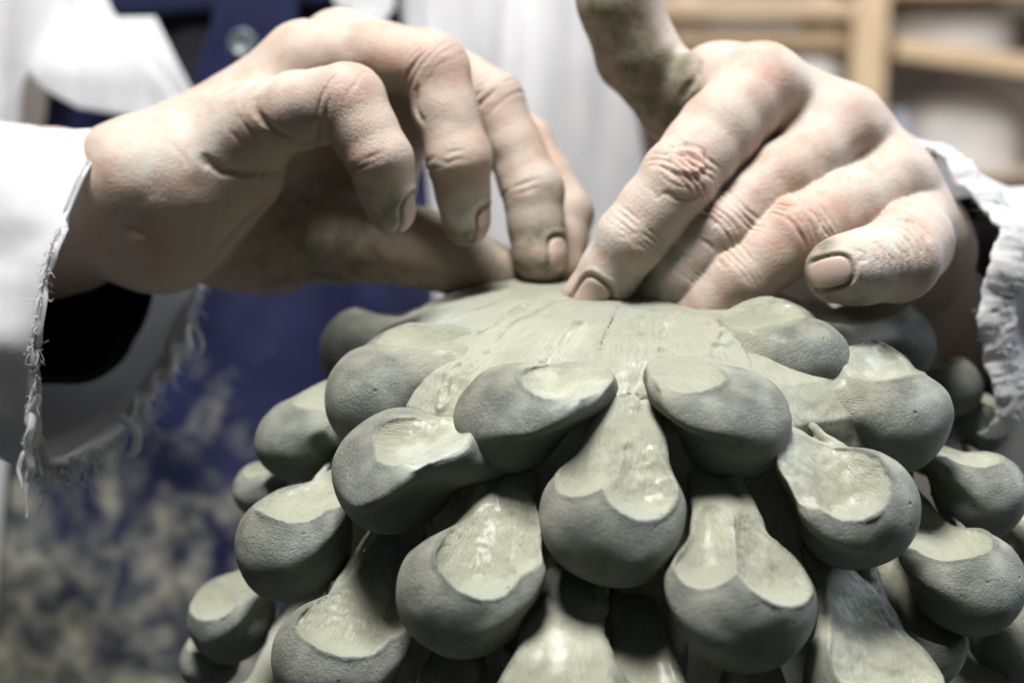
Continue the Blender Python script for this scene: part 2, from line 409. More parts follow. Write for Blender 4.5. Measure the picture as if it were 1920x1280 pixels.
def build_scale(i, u, v, rpx, tu, tv, o):
    Bc, d = hit(u, v, Rb)
    if 'dd' in o:
        dd = d + o['dd']; Bc = P(u, v, dd); d = dd
    r = rpx * d / F
    T, dt = hit(tu, tv, lambda z: Rc(z) + (-.30 if o.get('nk', .48) > .85 else .12))
    if 'dd' in o and o['dd'] > 1.2 and dt < d - 1: T = P(tu, tv, max(dt, d - .2))
    # push the root a little inside the core
    ax = T - Bc; L = np.linalg.norm(ax); a = ax / L
    rad = np.array([Bc[0] - AX0[0], Bc[1] - AX0[1], 0]); rad /= np.linalg.norm(rad)
    nn = rad * .45 + np.array([0, 0, 1.0]); nn = nn - a * (nn @ a); nn /= np.linalg.norm(nn)
    rl = math.radians(np.random.default_rng(500 + i).uniform(-9, 9)); s0 = np.cross(nn, a); nn = nn * math.cos(rl) + s0 * math.sin(rl)
    s = np.cross(nn, a)
    if s @ RIGHT < 0: s = -s
    if np.linalg.det(np.stack([a, s, nn])) < 0: pass
    M = np.stack([a, s, nn]).astype(np.float32)
    rs = np.random.default_rng(100 + i)
    w = o.get('w', 1) * r * .92; off = (o.get('to', 0) + rs.uniform(-.08, .08)) * r; two = 'two' in o; L2 = L + (.3 if o.get('nk', .48) <= .6 else -.1)
    seed = rs.random(3).astype(np.float32) * 50
    nk = o.get('nk', .48); th0 = .34 * r; st = o.get('st', .8) * r; R1 = .88 * r * o.get('w', 1) * o.get('pw', 1); fl = o.get('fl', .34) + rs.uniform(-.07, .05); hgt = R1 + fl * r
    wid = (1.10 if two else 1.02) + .05 * rs.random(); tall = o.get('sq', .96) * (.98 + .04 * rs.random())
    def PR(q, which):
        if 'two' in o:
            sg = -1 if which else 1; R2 = .72 * r * (1 + .12 * sg); y0 = off + sg * o['two'] * r
            return cap(q, [st + (.25 * r if which else 0), y0, R2 + (fl + .06 * sg) * r], [L2 + r, sg * o['two'] * .55 * r, R2 + .22 * r], R2, R2 * .95)
        if 'pw' in o:
            k_ = np.array([1, .84, 1], np.float32)
            return np.minimum(cap(q * k_, [st, off * .84, hgt], [L2 + r, off * .1, R1 * 1.25 + .02 * r], R1, R1 * 1.25),
                              cap(q * k_, [st + .40 * r, off * 1.5, hgt - .04 * r], [L2 + r, off * .9, R1 * 1.25 - .10 * r], R1, R1 * 1.25))
        return cap(q * np.array([1, .84, 1], np.float32), [st, off * .84, hgt], [L2 + r, off * .1, R1 * 1.25 + .02 * r], R1, R1 * 1.25)
    def f(q, part=False):
        # wobble
        q = q + (np.stack([vnoise(q * .55 + seed), vnoise(q * .55 + seed + 9), vnoise(q * .55 + seed + 23)], 1) * (.095 * r)).astype(np.float32)
        q = q + (vnoise(q * 2.1 + seed)[:, None] * np.array([0, 0, .018 * r], np.float32)).astype(np.float32)
        qb = q / np.array([1.04, wid, tall], np.float32)
        ball = np.sqrt((qb * qb).sum(1)) - r
        # narrowing belly behind the ball
        belly = cap(q / np.array([1, 1.0, 1], np.float32), [0, 0, 0], [(1.0 + .45 * (nk > .8)) * r, off * .75, .10 * r], r * .92, r * (.30 if nk > .8 else .42))
        k = w / th0; qt = q * np.array([1, 1, k], np.float32)
        m1 = np.array([.36 * r + .36 * (L2 - .36 * r), off * .62, (fl * .5) * r * k]); wm = w * (.30 + .62 * nk)
        ton = smin(cap(qt, [.30 * r, off * .92, (fl - .04) * r * k], m1, w * (1.02 if two else .93), wm), cap(qt, m1, [L2, 0, (-.25 if nk <= .6 else -.55) * r * k], wm, w * nk), .35 * r) / (k * .55)
        dd = smin(smin(ball, belly, .25 * r), ton, .32 * r)
        if part: return dd
        # thumb press: hard edged trough
        lift = .07 * r * vnoise(q * .9 + seed + 3) + .010 * r * vnoise(q * np.array([1.2, 6, 1.2], np.float32) + seed)
        edge = .012 * r * vnoise(q * 9 + seed + 5)
        press = PR(q, 0) + lift * .5 + edge
        if 'two' in o:
            p2 = PR(q, 1) + lift * .4
            press = np.minimum(press, p2)
        out = smax(dd, -press, .012 * r)
        bn = vnoise(q * 1.7 + seed + 31)
        bead = np.sqrt(dd * dd + (press - .01 * r) ** 2) - r * np.clip(.022 + .022 * bn, 0, 1)
        bead = bead + .06 * r * np.clip((q[:, 0] - .9 * r) / (.6 * r), 0, 1)
        out = smin(out, bead, .03 * r)
        if 'rg' in o:      # squeezed-up ridge running down the tongue
            y1, y2, hh = o['rg']
            ln = cap(q, [.5 * r, y1 * r, fl * r], [L2 * .9, y2 * r, (.08) * r], .02 * r, .035 * r) + .06 * r * vnoise(q * 1.4 + seed) + .03 * r * vnoise(q * 4 + seed)
            out = smin(out, ln - hh * r, .10 * r)
        return out
    hz = .052 if rpx > 95 else .07
    if v > 1330: hz = .12
    lo = [-1.35 * r, -2.0 * r, -1.35 * r]; hi = [L2 + 1.25 * r, 2.0 * r, 1.5 * r]
    Vl, Ql = mesh_sdf(f, lo, hi, hz)
    Vl = smooth(Vl, Ql, 1, .4)
    Nl = vnormals(Vl, Ql)
    # smeared where the thumb surface is: facing the outside and behind the lip
    sm_ = np.clip((-f(Vl.astype(np.float32), True) + .012 * r + .02 * r * fbm((Vl * 2.2).astype(np.float32), 2)) / (.07 * r), 0, 1)
    sm_ = np.maximum(sm_ * np.clip(Nl[:, 2] * 4 + .6, 0, 1), np.clip((Vl[:, 0] - .25 * r) / (.45 * r), 0, .95) * np.clip(Nl[:, 2] * 2.4 - .7, 0, 1) * np.clip(Vl[:, 1] * (1 if off > 0 else -1) / (.3 * r) + .6, 0, 1))
    sm_ = np.maximum(sm_, np.clip((Vl[:, 0] - .75 * r) / (.5 * r), 0, .9) * np.clip(Nl[:, 2] * 2.2 + .3, 0, 1))
    Vw = Vl @ M + Bc
    if np.linalg.det(M) < 0: Ql = Ql[:, ::-1]
    wet = np.full(len(Vl), o.get('wet', .2)) * np.clip(Vl[:, 0] / r + .3, 0.1, 1)
    return make_mesh('scale', Vw, Ql, CLAY, cone, Bc, {'smear': sm_, 'grain': Vl + seed, 'wet': wet})
for i, a in enumerate(SC): build_scale(i, *a[:5], a[5])

# ------------------------------------------------------------------ hands
def J(x): return [(P(u, v, d), r) for u, v, d, r in x]
def hand(fingers, palm, kpalm, kweb, lo_uv=None, h=.07, skip_web=()):
    fs = [J(f) for f in fingers]; pl = [(P(*a[:3]), P(*b[:3]), a[3], b[3]) for a, b in palm]
    allp = np.array([q for f in fs for q, _ in f] + [x[0] for x in pl] + [x[1] for x in pl])
    lo = allp.min(0) - 3.4; hi = allp.max(0) + 3.4
    def near(p, pts, rad):
        c = np.mean(pts, 0); R = max(np.linalg.norm(q - c) for q in pts) + rad
        dx = p - c.astype(np.float32); return (dx * dx).sum(1) < R * R
    def prim(p, a, b, r1, r2):
        d = np.full(len(p), 9., np.float32); m = near(p, [a, b], max(r1, r2) + 2.2)
        if m.any(): d[m] = cap(p[m], a, b, r1, r2)
        return d
    def f(p):
        D = None
        for a, b, r1, r2 in pl:
            d = prim(p, a, b, r1, r2); D = d if D is None else smin(D, d, kpalm)
        out = D
        for fi, F_ in enumerate(fs):
            d = None
            for (a, ra), (b, rb) in zip(F_[:-1], F_[1:]):
                # phalanges are slimmer in the middle than at the joints
                mid = a * .5 + b * .5; rm = (ra + rb) * .5 * .955
                for q in (prim(p, a, mid, ra, rm), prim(p, mid, b, rm, rb)):
                    d = q if d is None else smin(d, q, .22)
            out = np.minimum(out, smin(D, d, kweb))
        m = np.abs(out) < 1
        if m.any():
            q = p[m]; out[m] = out[m] + .045 * vnoise(q * .8) + .02 * vnoise(q * 1.9)
        return out
    V, Q = mesh_sdf(f, lo, hi, h)
    V = smooth(V, Q, 2, .5)
    return V, Q
def groove(V, N, c, t, g, width, spacing, n, depth, ext, seed=0, dor=True, curve=0.0):
    """n wrinkles across direction t about c, on the side facing g"""
    r = V - c; tt = r @ t; s = np.cross(t, g); ss = r @ s; gg = N @ g
    m = np.clip(gg * 2.2, 0, 1) * np.exp(-(np.maximum(np.linalg.norm(r, axis=1) - ext * .7, 0) / (ext * .3)) ** 2)
    disp = np.zeros(len(V)); rs = np.random.default_rng(seed)
    nz = vnoise((V * 1.7 + seed).astype(np.float32)) * .09; nz2 = np.clip(vnoise((V * 2.3 + seed + 40).astype(np.float32)) * .9 + .7, 0, 1)
    for i in range(n):
        t0 = (i - (n - 1) / 2) * spacing + rs.normal() * spacing * .12
        disp += 1.35 * depth * (.6 + .6 * rs.random()) * np.exp(-((tt - t0 - curve * ss * ss * (1 if t0 > 0 else -1) + nz) / width) ** 2)
    disp = disp * m * nz2
    return V - N * disp[:, None], disp
RIM = {}
def nail(V, N, tip, t, g, s_len, s_wid, A):
    """plate proud by a little with a rim groove; tip=centre of the plate on the skin"""
    r = V - tip; tt = r @ t / s_len; ss = r @ np.cross(t, g) / s_wid; face = np.clip((N @ g) * 3, 0, 1)
    nearm = (np.linalg.norm(r, axis=1) < 2.2 * s_len)
    e = (np.abs(tt) ** 3 + np.abs(ss) ** 3) ** (1 / 3)
    m = np.clip((1 - e) / .10, 0, 1) * face * nearm
    rim = np.exp(-((e - 1.05) / .10) ** 2) * face * nearm * (tt < .8)
    fold = np.exp(-((e - 1.32) / .16) ** 2) * face * nearm * (tt < .6)
    RIM[len(V)] = np.maximum(RIM.get(len(V), 0), rim)
    V = V + N * (m * .035 - rim * .075 + fold * .045)[:, None]
    np.maximum(A, m, out=A)
    return V
def snap(V, u, v, rad=14):
    q = V - EYE; d = q @ FWD; uu = 960 + (q @ RIGHT) / d * F; vv = 640 - (q @ UP) / d * F
    m = (uu - u) ** 2 + (vv - v) ** 2 < rad * rad
    if not m.any(): return None
    k = np.where(m)[0]; return V[k[np.argmin(d[k])]]
CREASE = .5
def creases(V, N, lines):
    for pts, w, dep in lines:
        c2 = catmull([(a, b, 0) for a, b in pts], 5 * len(pts))[:, :2]
        pp = [snap(V, *q) for q in c2]; pp = [q for q in pp if q is not None]
        if len(pp) < 2: continue
        g1 = np.zeros(len(V)); nzz = .03 * vnoise((V * 4).astype(np.float32)); ns = len(pp) - 1
        for i, (a, b) in enumerate(zip(pp[:-1], pp[1:])):
            if np.linalg.norm(a - b) > 1.2: continue
            dm = cap(V.astype(np.float32), a, b, 0, 0) + nzz; tw = math.sin(math.pi * (i + .6) / (ns + .2)) ** .7
            g1 = np.maximum(g1, tw * (np.exp(-(dm / w) ** 2)) - .18 * tw * np.exp(-((dm - 2.0 * w) / w) ** 2) * (dm > w))
        V = V - N * (CREASE * dep * g1)[:, None]
    return V
def catmull(pts, n, closed=False):
    pts = np.asarray(pts, float); m = len(pts); out = []
    segs = m if closed else m - 1
    for t in np.linspace(0, segs, n, endpoint=not closed):
        i = min(int(t), segs - 1); f = t - i
        g = lambda k: pts[k % m] if closed else pts[min(max(k, 0), m - 1)]
        a, b, c, d = g(i - 1), g(i), g(i + 1), g(i + 2)
        out.append(.5 * ((2 * b) + (c - a) * f + (2 * a - 5 * b + 4 * c - d) * f * f + (3 * b - a - 3 * c + d) * f ** 3))
    return np.array(out)
def blob(V, p, rad): return np.exp(-((V - P(*p)) ** 2).sum(1) / rad ** 2)
def unit(x): return x / np.linalg.norm(x)

def hand_left_side():
    fingers = [
     [(470, 238, 45.6, 1.25), (560, 208, 44.6, 1.22), (652, 190, 43.6, 1.16), (712, 300, 43.4, 1.0), (733, 395, 43.9, .76)],     # little
     [(575, 115, 47.6, 1.30), (700, 105, 46.8, 1.10), (815, 130, 46.0, 1.10), (862, 300, 45.6, 1.02), (873, 415, 46.1, .80)],    # ring
     [(640, 92, 49.4, 1.25), (800, 115, 48.8, 1.05), (925, 190, 48.2, 1.0), (1000, 360, 47.6, 1.0), (1012, 478, 47.4, .93)],    # middle
     [(690, 120, 51.4, 1.2), (880, 190, 51, 1.0), (985, 270, 50.6, 1.0), (1062, 400, 49.6, .92), (1050, 500, 48.8, .80)],       # index
     [(430, 440, 50.6, 1.8), (640, 445, 50.6, 1.62), (780, 462, 49.8, 1.38), (865, 490, 49.2, 1.2), (935, 515, 48.5, .95)],      # thumb
    ]
    palm = [((300, 372, 47.0, 2.3), (90, 398, 50.6, 2.75)), ((90, 398, 50.6, 2.75), (-160, 500, 56, 3.2)),
            ((270, 355, 46.8, 2.2), (470, 245, 45.9, 1.22)), ((290, 365, 47.4, 2.2), (570, 130, 47.8, 1.30)),
            ((300, 370, 48.4, 2.1), (635, 100, 49.5, 1.28)), ((310, 385, 49.4, 1.9), (680, 130, 51.3, 1.2)),
            ((300, 420, 47.6, 2.3), (450, 330, 46.6, 1.35)),                       # little-finger heel
            ((330, 420, 50.0, 1.8), (500, 455, 51.6, 1.80)), ((500, 430, 51.4, 1.8), (690, 370, 52.2, 1.3)), ((690, 360, 52.2, 1.4), (765, 225, 52, 1.2)), ((520, 420, 51.6, 1.8), (640, 260, 52.6, 1.1)),
            ((250, 330, 45.9, 1.5), (290, 340, 45.9, 1.4))]
    V, Q = hand(fingers, palm, 1.1, .75, h=.058)
    N = vnormals(V, Q); n = len(V)
    nl = np.zeros(n)
    f = [[q for q, _ in J(x)] for x in fingers]
    for fi, (g1, g2) in enumerate([((.55, .7, .45), (.85, .25, .45)), ((.55, .7, .45), (.85, .2, .5)), ((.55, .7, .5), (.75, .1, .65))]):
        F_ = f[fi]
        V, _ = groove(V, N, F_[2], unit(unit(F_[3] - F_[2]) + unit(F_[2] - F_[1])), VV(*g1), .055, .24, 5, .045, 1.2, fi, curve=.12)
        V, _ = groove(V, N, F_[3], unit(F_[4] - F_[2]), VV(*g2), .05, .2, 4, .03, .9, fi + 10)
        # palm-side flexion creases
        V, _ = groove(V, N, F_[2], unit(unit(F_[3] - F_[2]) + unit(F_[2] - F_[1])), VV(-.75, -.6, .3), .07, .3, 2, .09, 1.3, fi + 20)
        V, _ = groove(V, N, F_[3], unit(F_[4] - F_[2]), VV(-.9, -.1, .35), .07, .25, 2, .06, 1.2, fi + 30)
        t = unit(F_[4] - F_[3])
        g = VV(*g2); g = unit(g - t * (g @ t)); r = fingers[fi][4][3]
        V = nail(V, N, F_[4] + g * r * .98 + t * .12, t, g, .56, .44, nl)
    V = creases(V, N, [([(390, 302), (412, 325), (450, 335), (500, 334), (560, 322)], .15, .30), ([(463, 185), (478, 228), (520, 262), (570, 284), (592, 272)], .15, .20),
        ([(430, 212), (462, 262), (492, 300)], .07, .06), ([(420, 250), (450, 290), (480, 315)], .06, .05), ([(590, 245), (588, 280)], .10, .16),
        ([(600, 300), (640, 318), (665, 322)], .06, .04), ([(770, 165), (768, 210), (782, 232)], .10, .16), ([(806, 305), (830, 310)], .07, .07), ([(650, 322), (690, 318)], .06, .06),
        ([(400, 505), (440, 450), (500, 395), (560, 340)], .20, .20), ([(690, 470), (700, 500), (690, 528)], .12, .08), ([(225, 420), (245, 440), (285, 452)], .12, .10),
        ([(300, 520), (360, 500), (410, 470)], .10, .05), ([(320, 255), (350, 280), (372, 320)], .10, .04), ([(420, 520), (520, 470), (610, 430)], .12, .05)])
    V = V + N * (blob(V, (262, 325, 44.6), .9) * .08 + blob(V, (262, 450, 45.0), .55) * .12 - blob(V, (250, 418, 44.8), .5) * .13)[:, None]
    grime_shade = .20 + .6 * sum(blob(V, p, 1.5) for p in [(740, 440, 43.5), (1010, 500, 46.8), (930, 540, 48), (1040, 490, 47), (880, 470, 46)])
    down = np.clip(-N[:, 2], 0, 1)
    grime_shade = np.clip(grime_shade + .75 * down * np.clip((V[:, 0] - P(420, 400, 47)[0]) / 6, 0, 1) + .45 * np.clip(blob(V, (560, 430, 50), 2.8) + blob(V, (720, 430, 50), 2.2), 0, 1) + .25 * blob(V, (560, 450, 50), 4), 0, 1)  # clay dirt plus shade of the palm hollow painted on down-facing skin
    red = .55 * sum(blob(V, p, .75) for p in [(650, 165, 42.7), (815, 110, 45), (925, 190, 47), (870, 330, 44.8), (650, 60, 48), (725, 320, 42.6)])
    dust = .42 + .5 * sum(blob(V, p, 1.4) for p in [(270, 320, 44.8), (400, 230, 44.5), (870, 400, 45), (1020, 360, 46.5), (740, 410, 43.2), (560, 170, 45)])
    return V, Q, dict(grime_shade=np.clip(grime_shade + .35 * nl + 1.1 * RIM.get(len(V), 0), 0, 1), red=np.clip(red, 0, 1), dust=np.clip(dust, 0, 1), nail=nl)

def hand_right_side():
    fingers = [
     [(1425, 168, 46.0, 1.34), (1348, 245, 44.9, 1.27), (1270, 338, 43.9, 1.20), (1180, 450, 43.9, 1.07), (1108, 560, 44.6, .90)],   # index
     [(1580, 250, 46.2, 1.32), (1470, 335, 45.1, 1.2), (1358, 432, 44.3, 1.12), (1280, 515, 44.6, 1.0), (1205, 600, 45.4, .9)],    # middle
     [(1668, 345, 46.0, 1.32), (1590, 390, 44.8, 1.22), (1500, 436, 43.8, 1.16), (1390, 522, 43.8, 1.06), (1290, 608, 44.4, .85)],   # ring
     [(1712, 420, 46.4, 1.25), (1708, 455, 44.2, 1.3), (1680, 486, 42.8, 1.30), (1615, 502, 42.0, 1.12), (1572, 508, 41.9, 1.0)],    # little
     [(1400, 330, 51.0, 1.5), (1262, 185, 49.5, 1.35), (1195, 100, 48.6, 1.42), (1160, 0, 48.0, 1.42), (1135, -110, 47.5, 1.15)],    # thumb
    ]
    palm = [((1665, 490, 52.5, 2.3), (1765, 620, 57.5, 2.4)), ((1765, 620, 57.5, 2.4), (2020, 800, 66, 3.2)),
            ((1690, 430, 51.5, 1.9), (1430, 175, 46.4, 1.25)), ((1700, 450, 51.2, 1.9), (1580, 250, 46.6, 1.22)),
            ((1710, 470, 51.0, 1.9), (1665, 350, 46.5, 1.22)), ((1712, 485, 50.8, 1.9), (1705, 430, 46.8, 1.25)),
            ((1425, 165, 46.9, 1.2), (1580, 245, 47.0, 1.25)), ((1580, 245, 47.0, 1.25), (1668, 345, 46.8, 1.25)), ((1668, 345, 46.8, 1.25), (1712, 430, 46.8, 1.25)),
            ((1500, 230, 47.6, 1.3), (1600, 330, 48.6, 1.6)),
            ((1420, 170, 46.6, 1.2), (1345, 160, 47.6, 1.15)), ((1345, 160, 47.6, 1.15), (1480, 350, 50.5, 1.5)),
            ((1345, 160, 47.8, 1.0), (1275, 190, 49.2, 1.0))]
    V, Q = hand(fingers, palm, .9, .55, h=.058)
    N = vnormals(V, Q); n = len(V); nl = np.zeros(n)
    f = [[q for q, _ in J(x)] for x in fingers]
    allw = np.zeros(n)
    for fi, g1 in enumerate([(.15, .35, .9), (.0, .4, .9), (-.05, .45, .88), (.1, .7, .7)]):
        F_ = f[fi]
        t = unit(F_[3] - F_[1])
        V, a = groove(V, N, F_[2] + VV(*g1) * .9, t, VV(*g1), .05, .21, 6, .06, 1.05, fi + 40, curve=.16); allw += a
        V, b = groove(V, N, F_[3] + VV(*g1) * .8, unit(F_[4] - F_[2]), VV(*g1), .045, .17, 4, .035, .85, fi + 50); allw += b
    # little finger middle wrinkles seen across the curled segment
    V, a = groove(V, N, P(1655, 440, 41.6), unit(f[3][4] - f[3][2]), VV(0, .5, .85), .05, .26, 5, .05, 1.2, 70); allw += a
    # index knuckle: raised folded ring
    c = f[0][2] + VV(.15, .35, .9) * 1.05; r = V - c; rad = np.linalg.norm(r, axis=1)
    face = np.clip(N @ VV(.15, .35, .9) * 3, 0, 1)
    nz = vnoise((V * 3).astype(np.float32)) * .10
    V = V + N * ((.045 * np.exp(-((rad - .42 + nz) / .12) ** 2) - .05 * np.exp(-((rad - .60 + nz) / .08) ** 2) - .035 * np.exp(-((rad - .2 + nz) / .14) ** 2)) * face)[:, None]
    # tendons / hollows between knuckles
    V = V - N * (.16 * blob(V, (1500, 215, 45.2), .75) + .16 * blob(V, (1632, 300, 45.2), .7))[:, None]
    V = V + N * (.10 * blob(V, (1430, 130, 45.4), .7) + .12 * blob(V, (1592, 195, 45.4), .6) + .10 * blob(V, (1690, 310, 45), .6))[:, None]
    t = unit(f[0][4] - f[0][3]); g = VV(-.05, .35, .9); g = unit(g - t * (g @ t))
    V = nail(V, N, P(1112, 556, 43.85), t, g, .60, .50, nl)
    t = unit(VV(-1, -.25, .15)); g = VV(-.55, -.15, .82); g = unit(g - t * (g @ t))
    V = nail(V, N, P(1560, 510, 41.05), t, g, .50, .44, nl)
    V = creases(V, N, [([(1600, 432), (1640, 408), (1690, 398), (1735, 412), (1748, 440)], .14, .22), ([(1300, 108), (1290, 145), (1262, 190)], .16, .22),
        ([(1285, 432), (1315, 462), (1350, 492)], .07, .11), ([(1300, 400), (1330, 395), (1365, 405)], .06, .06), ([(1310, 412), (1340, 410), (1362, 425)], .06, .06),
        ([(1535, 365), (1560, 395), (1568, 430)], .06, .08), ([(1515, 372), (1545, 405), (1550, 440)], .05, .07), ([(1500, 385), (1525, 415), (1530, 445)], .05, .06),
        ([(1650, 445), (1672, 462), (1690, 490)], .05, .08), ([(1668, 432), (1695, 455), (1708, 480)], .05, .07), ([(1636, 455), (1655, 480), (1660, 500)], .05, .06),
        ([(1600, 452), (1618, 472), (1612, 500)], .05, .07), ([(1225, 285), (1262, 275), (1305, 290)], .06, .06), ([(1205, 305), (1240, 290), (1280, 300)], .05, .05),
        ([(1200, 345), (1240, 372), (1290, 385), (1335, 370)], .07, .09), ([(1225, 330), (1262, 358), (1310, 360)], .05, .06),
        ([(1145, 440), (1180, 462), (1215, 470)], .05, .05), ([(1160, 420), (1195, 440), (1225, 448)], .05, .05)])
    red = .75 * sum(blob(V, p, .55) for p in [(1275, 330, 42.8), (1300, 300, 42.9), (1160, 430, 42.9), (1350, 410, 43.5), (1500, 395, 42.8)])
    red += .75 * blob(V, (1585, 225, 44.9), .55) + .55 * blob(V, (1445, 150, 44.8), .6) + .6 * blob(V, (1560, 500, 41.2), .35) + .35 * blob(V, (1690, 330, 44.6), .6) + .45 * blob(V, (1150, 500, 43.2), .6) + 1.2 * allw
    dust = .5 + .6 * sum(blob(V, p, 1.0) for p in [(1640, 520, 41.6), (1690, 470, 41.8), (1220, 560, 44.2), (1270, 500, 44), (1120, 470, 43.4), (1380, 350, 44.5), (1600, 330, 44.4)])
    grime_shade = .55 * blob(V, (1556, 508, 41.2), .5) + .9 * sum(blob(V, p, .42) for p in [(1545, 545, 41.6), (1545, 460, 41.5), (1600, 560, 41.6), (1520, 500, 41.9)])
    grime_shade += .16 + .5 * blob(V, (1190, 540, 43.8), .8) + .3 * blob(V, (1240, 470, 43.2), .5) + .3 * blob(V, (1100, 560, 43.8), .6) + .35 * blob(V, (1210, 590, 44.2), .9) + .3 * blob(V, (1290, 590, 43.8), .8) + .35 * blob(V, (1620, 560, 42), .8) + .4 * blob(V, (1725, 500, 42.8), .45)
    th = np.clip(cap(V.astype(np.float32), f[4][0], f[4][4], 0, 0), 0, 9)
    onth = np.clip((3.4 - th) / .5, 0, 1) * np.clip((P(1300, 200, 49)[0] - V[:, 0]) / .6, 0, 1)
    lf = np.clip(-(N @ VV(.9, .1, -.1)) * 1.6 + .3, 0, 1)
    grime_shade += onth * np.clip(1.15 - 1.6 * np.maximum(0, N @ VV(.9, .4, 0)), 0, 1) * 1.0  # dirt plus painted shade on the thumb, left off its lit right side
    return V, Q, dict(grime_shade=np.clip(grime_shade + .35 * nl + 1.1 * RIM.get(len(V), 0), 0, 1), red=np.clip(red, 0, 1), dust=np.clip(dust, 0, 1), nail=nl)

person = empty('person', [0, 100, 20], 'person in white coat and stained navy apron pressing clay onto the pinecone', 'person')
VA, QA, aA = hand_left_side(); VB, QB, aB = hand_right_side()
def body_f(p):
    X = -12
    def tor(a, b, r1, r2):   # flattened front to back
        k = np.array([1, 1.6, 1], np.float32)
        return cap(p * k, np.array(a) * k, np.array(b) * k, r1, r2) * .75
    d = tor([X, 101, 66], [X, 101, 112], 15, 17)
    d = smin(d, tor([X, 101, 112], [X, 101, 140], 17, 15), 6)
    d = smin(d, cap(p, [X - 15, 100, 145], [X + 15, 100, 145], 6, 6), 7)
    d = smin(d, cap(p, [X, 98, 146], [X, 96, 160], 5.8, 5.5), 4)
    d = smin(d, cap(p, [X, 94, 166], [X, 95, 172], 8.3, 8.8), 2)
    for w, e, sh_ in ((P(-165, 500, 56), ELA, SHA), (P(2020, 800, 66), ELB, SHB)):
        d = smin(d, cap(p, w, e, 3.1, 4.0), 1.5); d = smin(d, cap(p, e, sh_, 4.2, 5.4), 3)
    return d
ELA = P(-560, 420, 74); SHA = np.array([-28.0, 99, 144]); ELB = P(3050, 150, 74); SHB = np.array([6.0, 99, 149])
VT, QT = mesh_sdf(body_f, [-52, 40, 50], [60, 125, 185], .9)
VT = smooth(VT, QT, 2)
zt = np.zeros(len(VT))
Vall = np.concatenate([VA, VB, VT]); Qall = np.concatenate([QA, QB + len(VA), QT + len(VA) + len(VB)])
att = {k: np.concatenate([aA[k], aB[k], zt]) for k in aA}
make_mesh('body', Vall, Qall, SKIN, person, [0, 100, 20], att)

# ------------------------------------------------------------------ clothing
def grid_quads(n, m, closed=False):
    i, j = np.meshgrid(np.arange(n - 1), np.arange(m if closed else m - 1), indexing='ij'); j2 = (j + 1) % m
    return np.stack([i * m + j, i * m + j2, (i + 1) * m + j2, (i + 1) * m + j], -1).reshape(-1, 4)
def catmull(pts, n, closed=False):
    pts = np.asarray(pts, float); m = len(pts); out = []
    segs = m if closed else m - 1
    for t in np.linspace(0, segs, n, endpoint=not closed):
        i = min(int(t), segs - 1); f = t - i
        g = lambda k: pts[k % m] if closed else pts[min(max(k, 0), m - 1)]
        a, b, c, d = g(i - 1), g(i), g(i + 1), g(i + 2)
        out.append(.5 * ((2 * b) + (c - a) * f + (2 * a - 5 * b + 4 * c - d) * f * f + (3 * b - a - 3 * c + d) * f ** 3))
    return np.array(out)
def solid(o, th):
    m = o.modifiers.new('thickness', 'SOLIDIFY'); m.thickness = th * .01; m.offset = -1
def sheet(name, left, right, mat, parent, n=60, m=50, amp=.6, freq=.35, dirv=(1.0, .25), bulge=0., th=.25, seed=0):
    """cloth lofted between two edges given as (u,v,d)"""
    A = catmull([P(*q) for q in left], n); B = catmull([P(*q) for q in right], n)
    t = np.linspace(0, 1, m)[None, :, None]
    V = (A[:, None] * (1 - t) + B[:, None] * t)
    V = V - FWD * (bulge * np.sin(np.pi * t))
    V = V.reshape(-1, 3)
    q = np.stack([V[:, 0] * dirv[0] * freq, V[:, 2] * dirv[1] * freq, V[:, 1] * 0 + seed], 1).astype(np.float32)
    V = V - FWD * (amp * fbm(q, 3))[:, None]
    o = make_mesh(name, V, grid_quads(n, m), mat, parent, [0, 100, 20]); solid(o, th); return o
def tube(name, pts, r, mat, parent, n=40, m=8, nz=.0, seed=0, label=None):
    c = catmull(pts, n); T = np.gradient(c, axis=0); T /= np.linalg.norm(T, axis=1)[:, None]
    u = np.cross(T, [0.13, .99, .1]); u /= np.linalg.norm(u, axis=1)[:, None]; w = np.cross(T, u)
    r = np.interp(np.linspace(0, 1, n), np.linspace(0, 1, len(r)), r) if hasattr(r, '__len__') else np.full(n, r)
    a = np.linspace(0, 2 * np.pi, m, endpoint=False)
    V = c[:, None] + r[:, None, None] * (np.cos(a)[None, :, None] * u[:, None] + np.sin(a)[None, :, None] * w[:, None])
    V = V.reshape(-1, 3)
    if nz: V = V + nz * np.stack([vnoise((V * 2.2 + k * 9 + seed).astype(np.float32)) for k in range(3)], 1)
    o = make_mesh(name, V, grid_quads(n, m, True), mat, parent, c[0])
    return o

coat = sheet('coat', [(-500, -700, 92), (-420, 200, 88), (-350, 900, 88), (-300, 1700, 90)], [(185, -700, 76), (118, 0, 73), (72, 110, 73), (30, 260, 73.5), (0, 900, 76), (-50, 1700, 80)], WHITE, person, amp=1.4, freq=.30, dirv=(1.0, .12), seed=3)
coat['label'] = 'open white work coat'
sheet('coat_front', [(700, -700, 80), (745, -60, 77), (772, 120, 76), (800, 330, 76), (815, 600, 77), (830, 1000, 79), (860, 1700, 82)],
      [(1080, -700, 80), (1150, 0, 80), (1200, 300, 82), (1260, 700, 86), (1300, 1200, 90), (1400, 1700, 94)], WHITE, coat, amp=1.6, freq=.36, dirv=(1.0, .10), seed=8, bulge=2.0)
apron = sheet('apron', [(60, -500, 78), (90, 120, 77), (40, 420, 78), (-60, 900, 78), (-120, 1700, 78)],
      [(790, -500, 79), (790, 120, 79), (825, 420, 79), (835, 620, 79), (860, 1000, 79.5), (930, 1700, 80)], NAVY, person, amp=.9, freq=.22, dirv=(1.0, .6), seed=12, bulge=2.0)
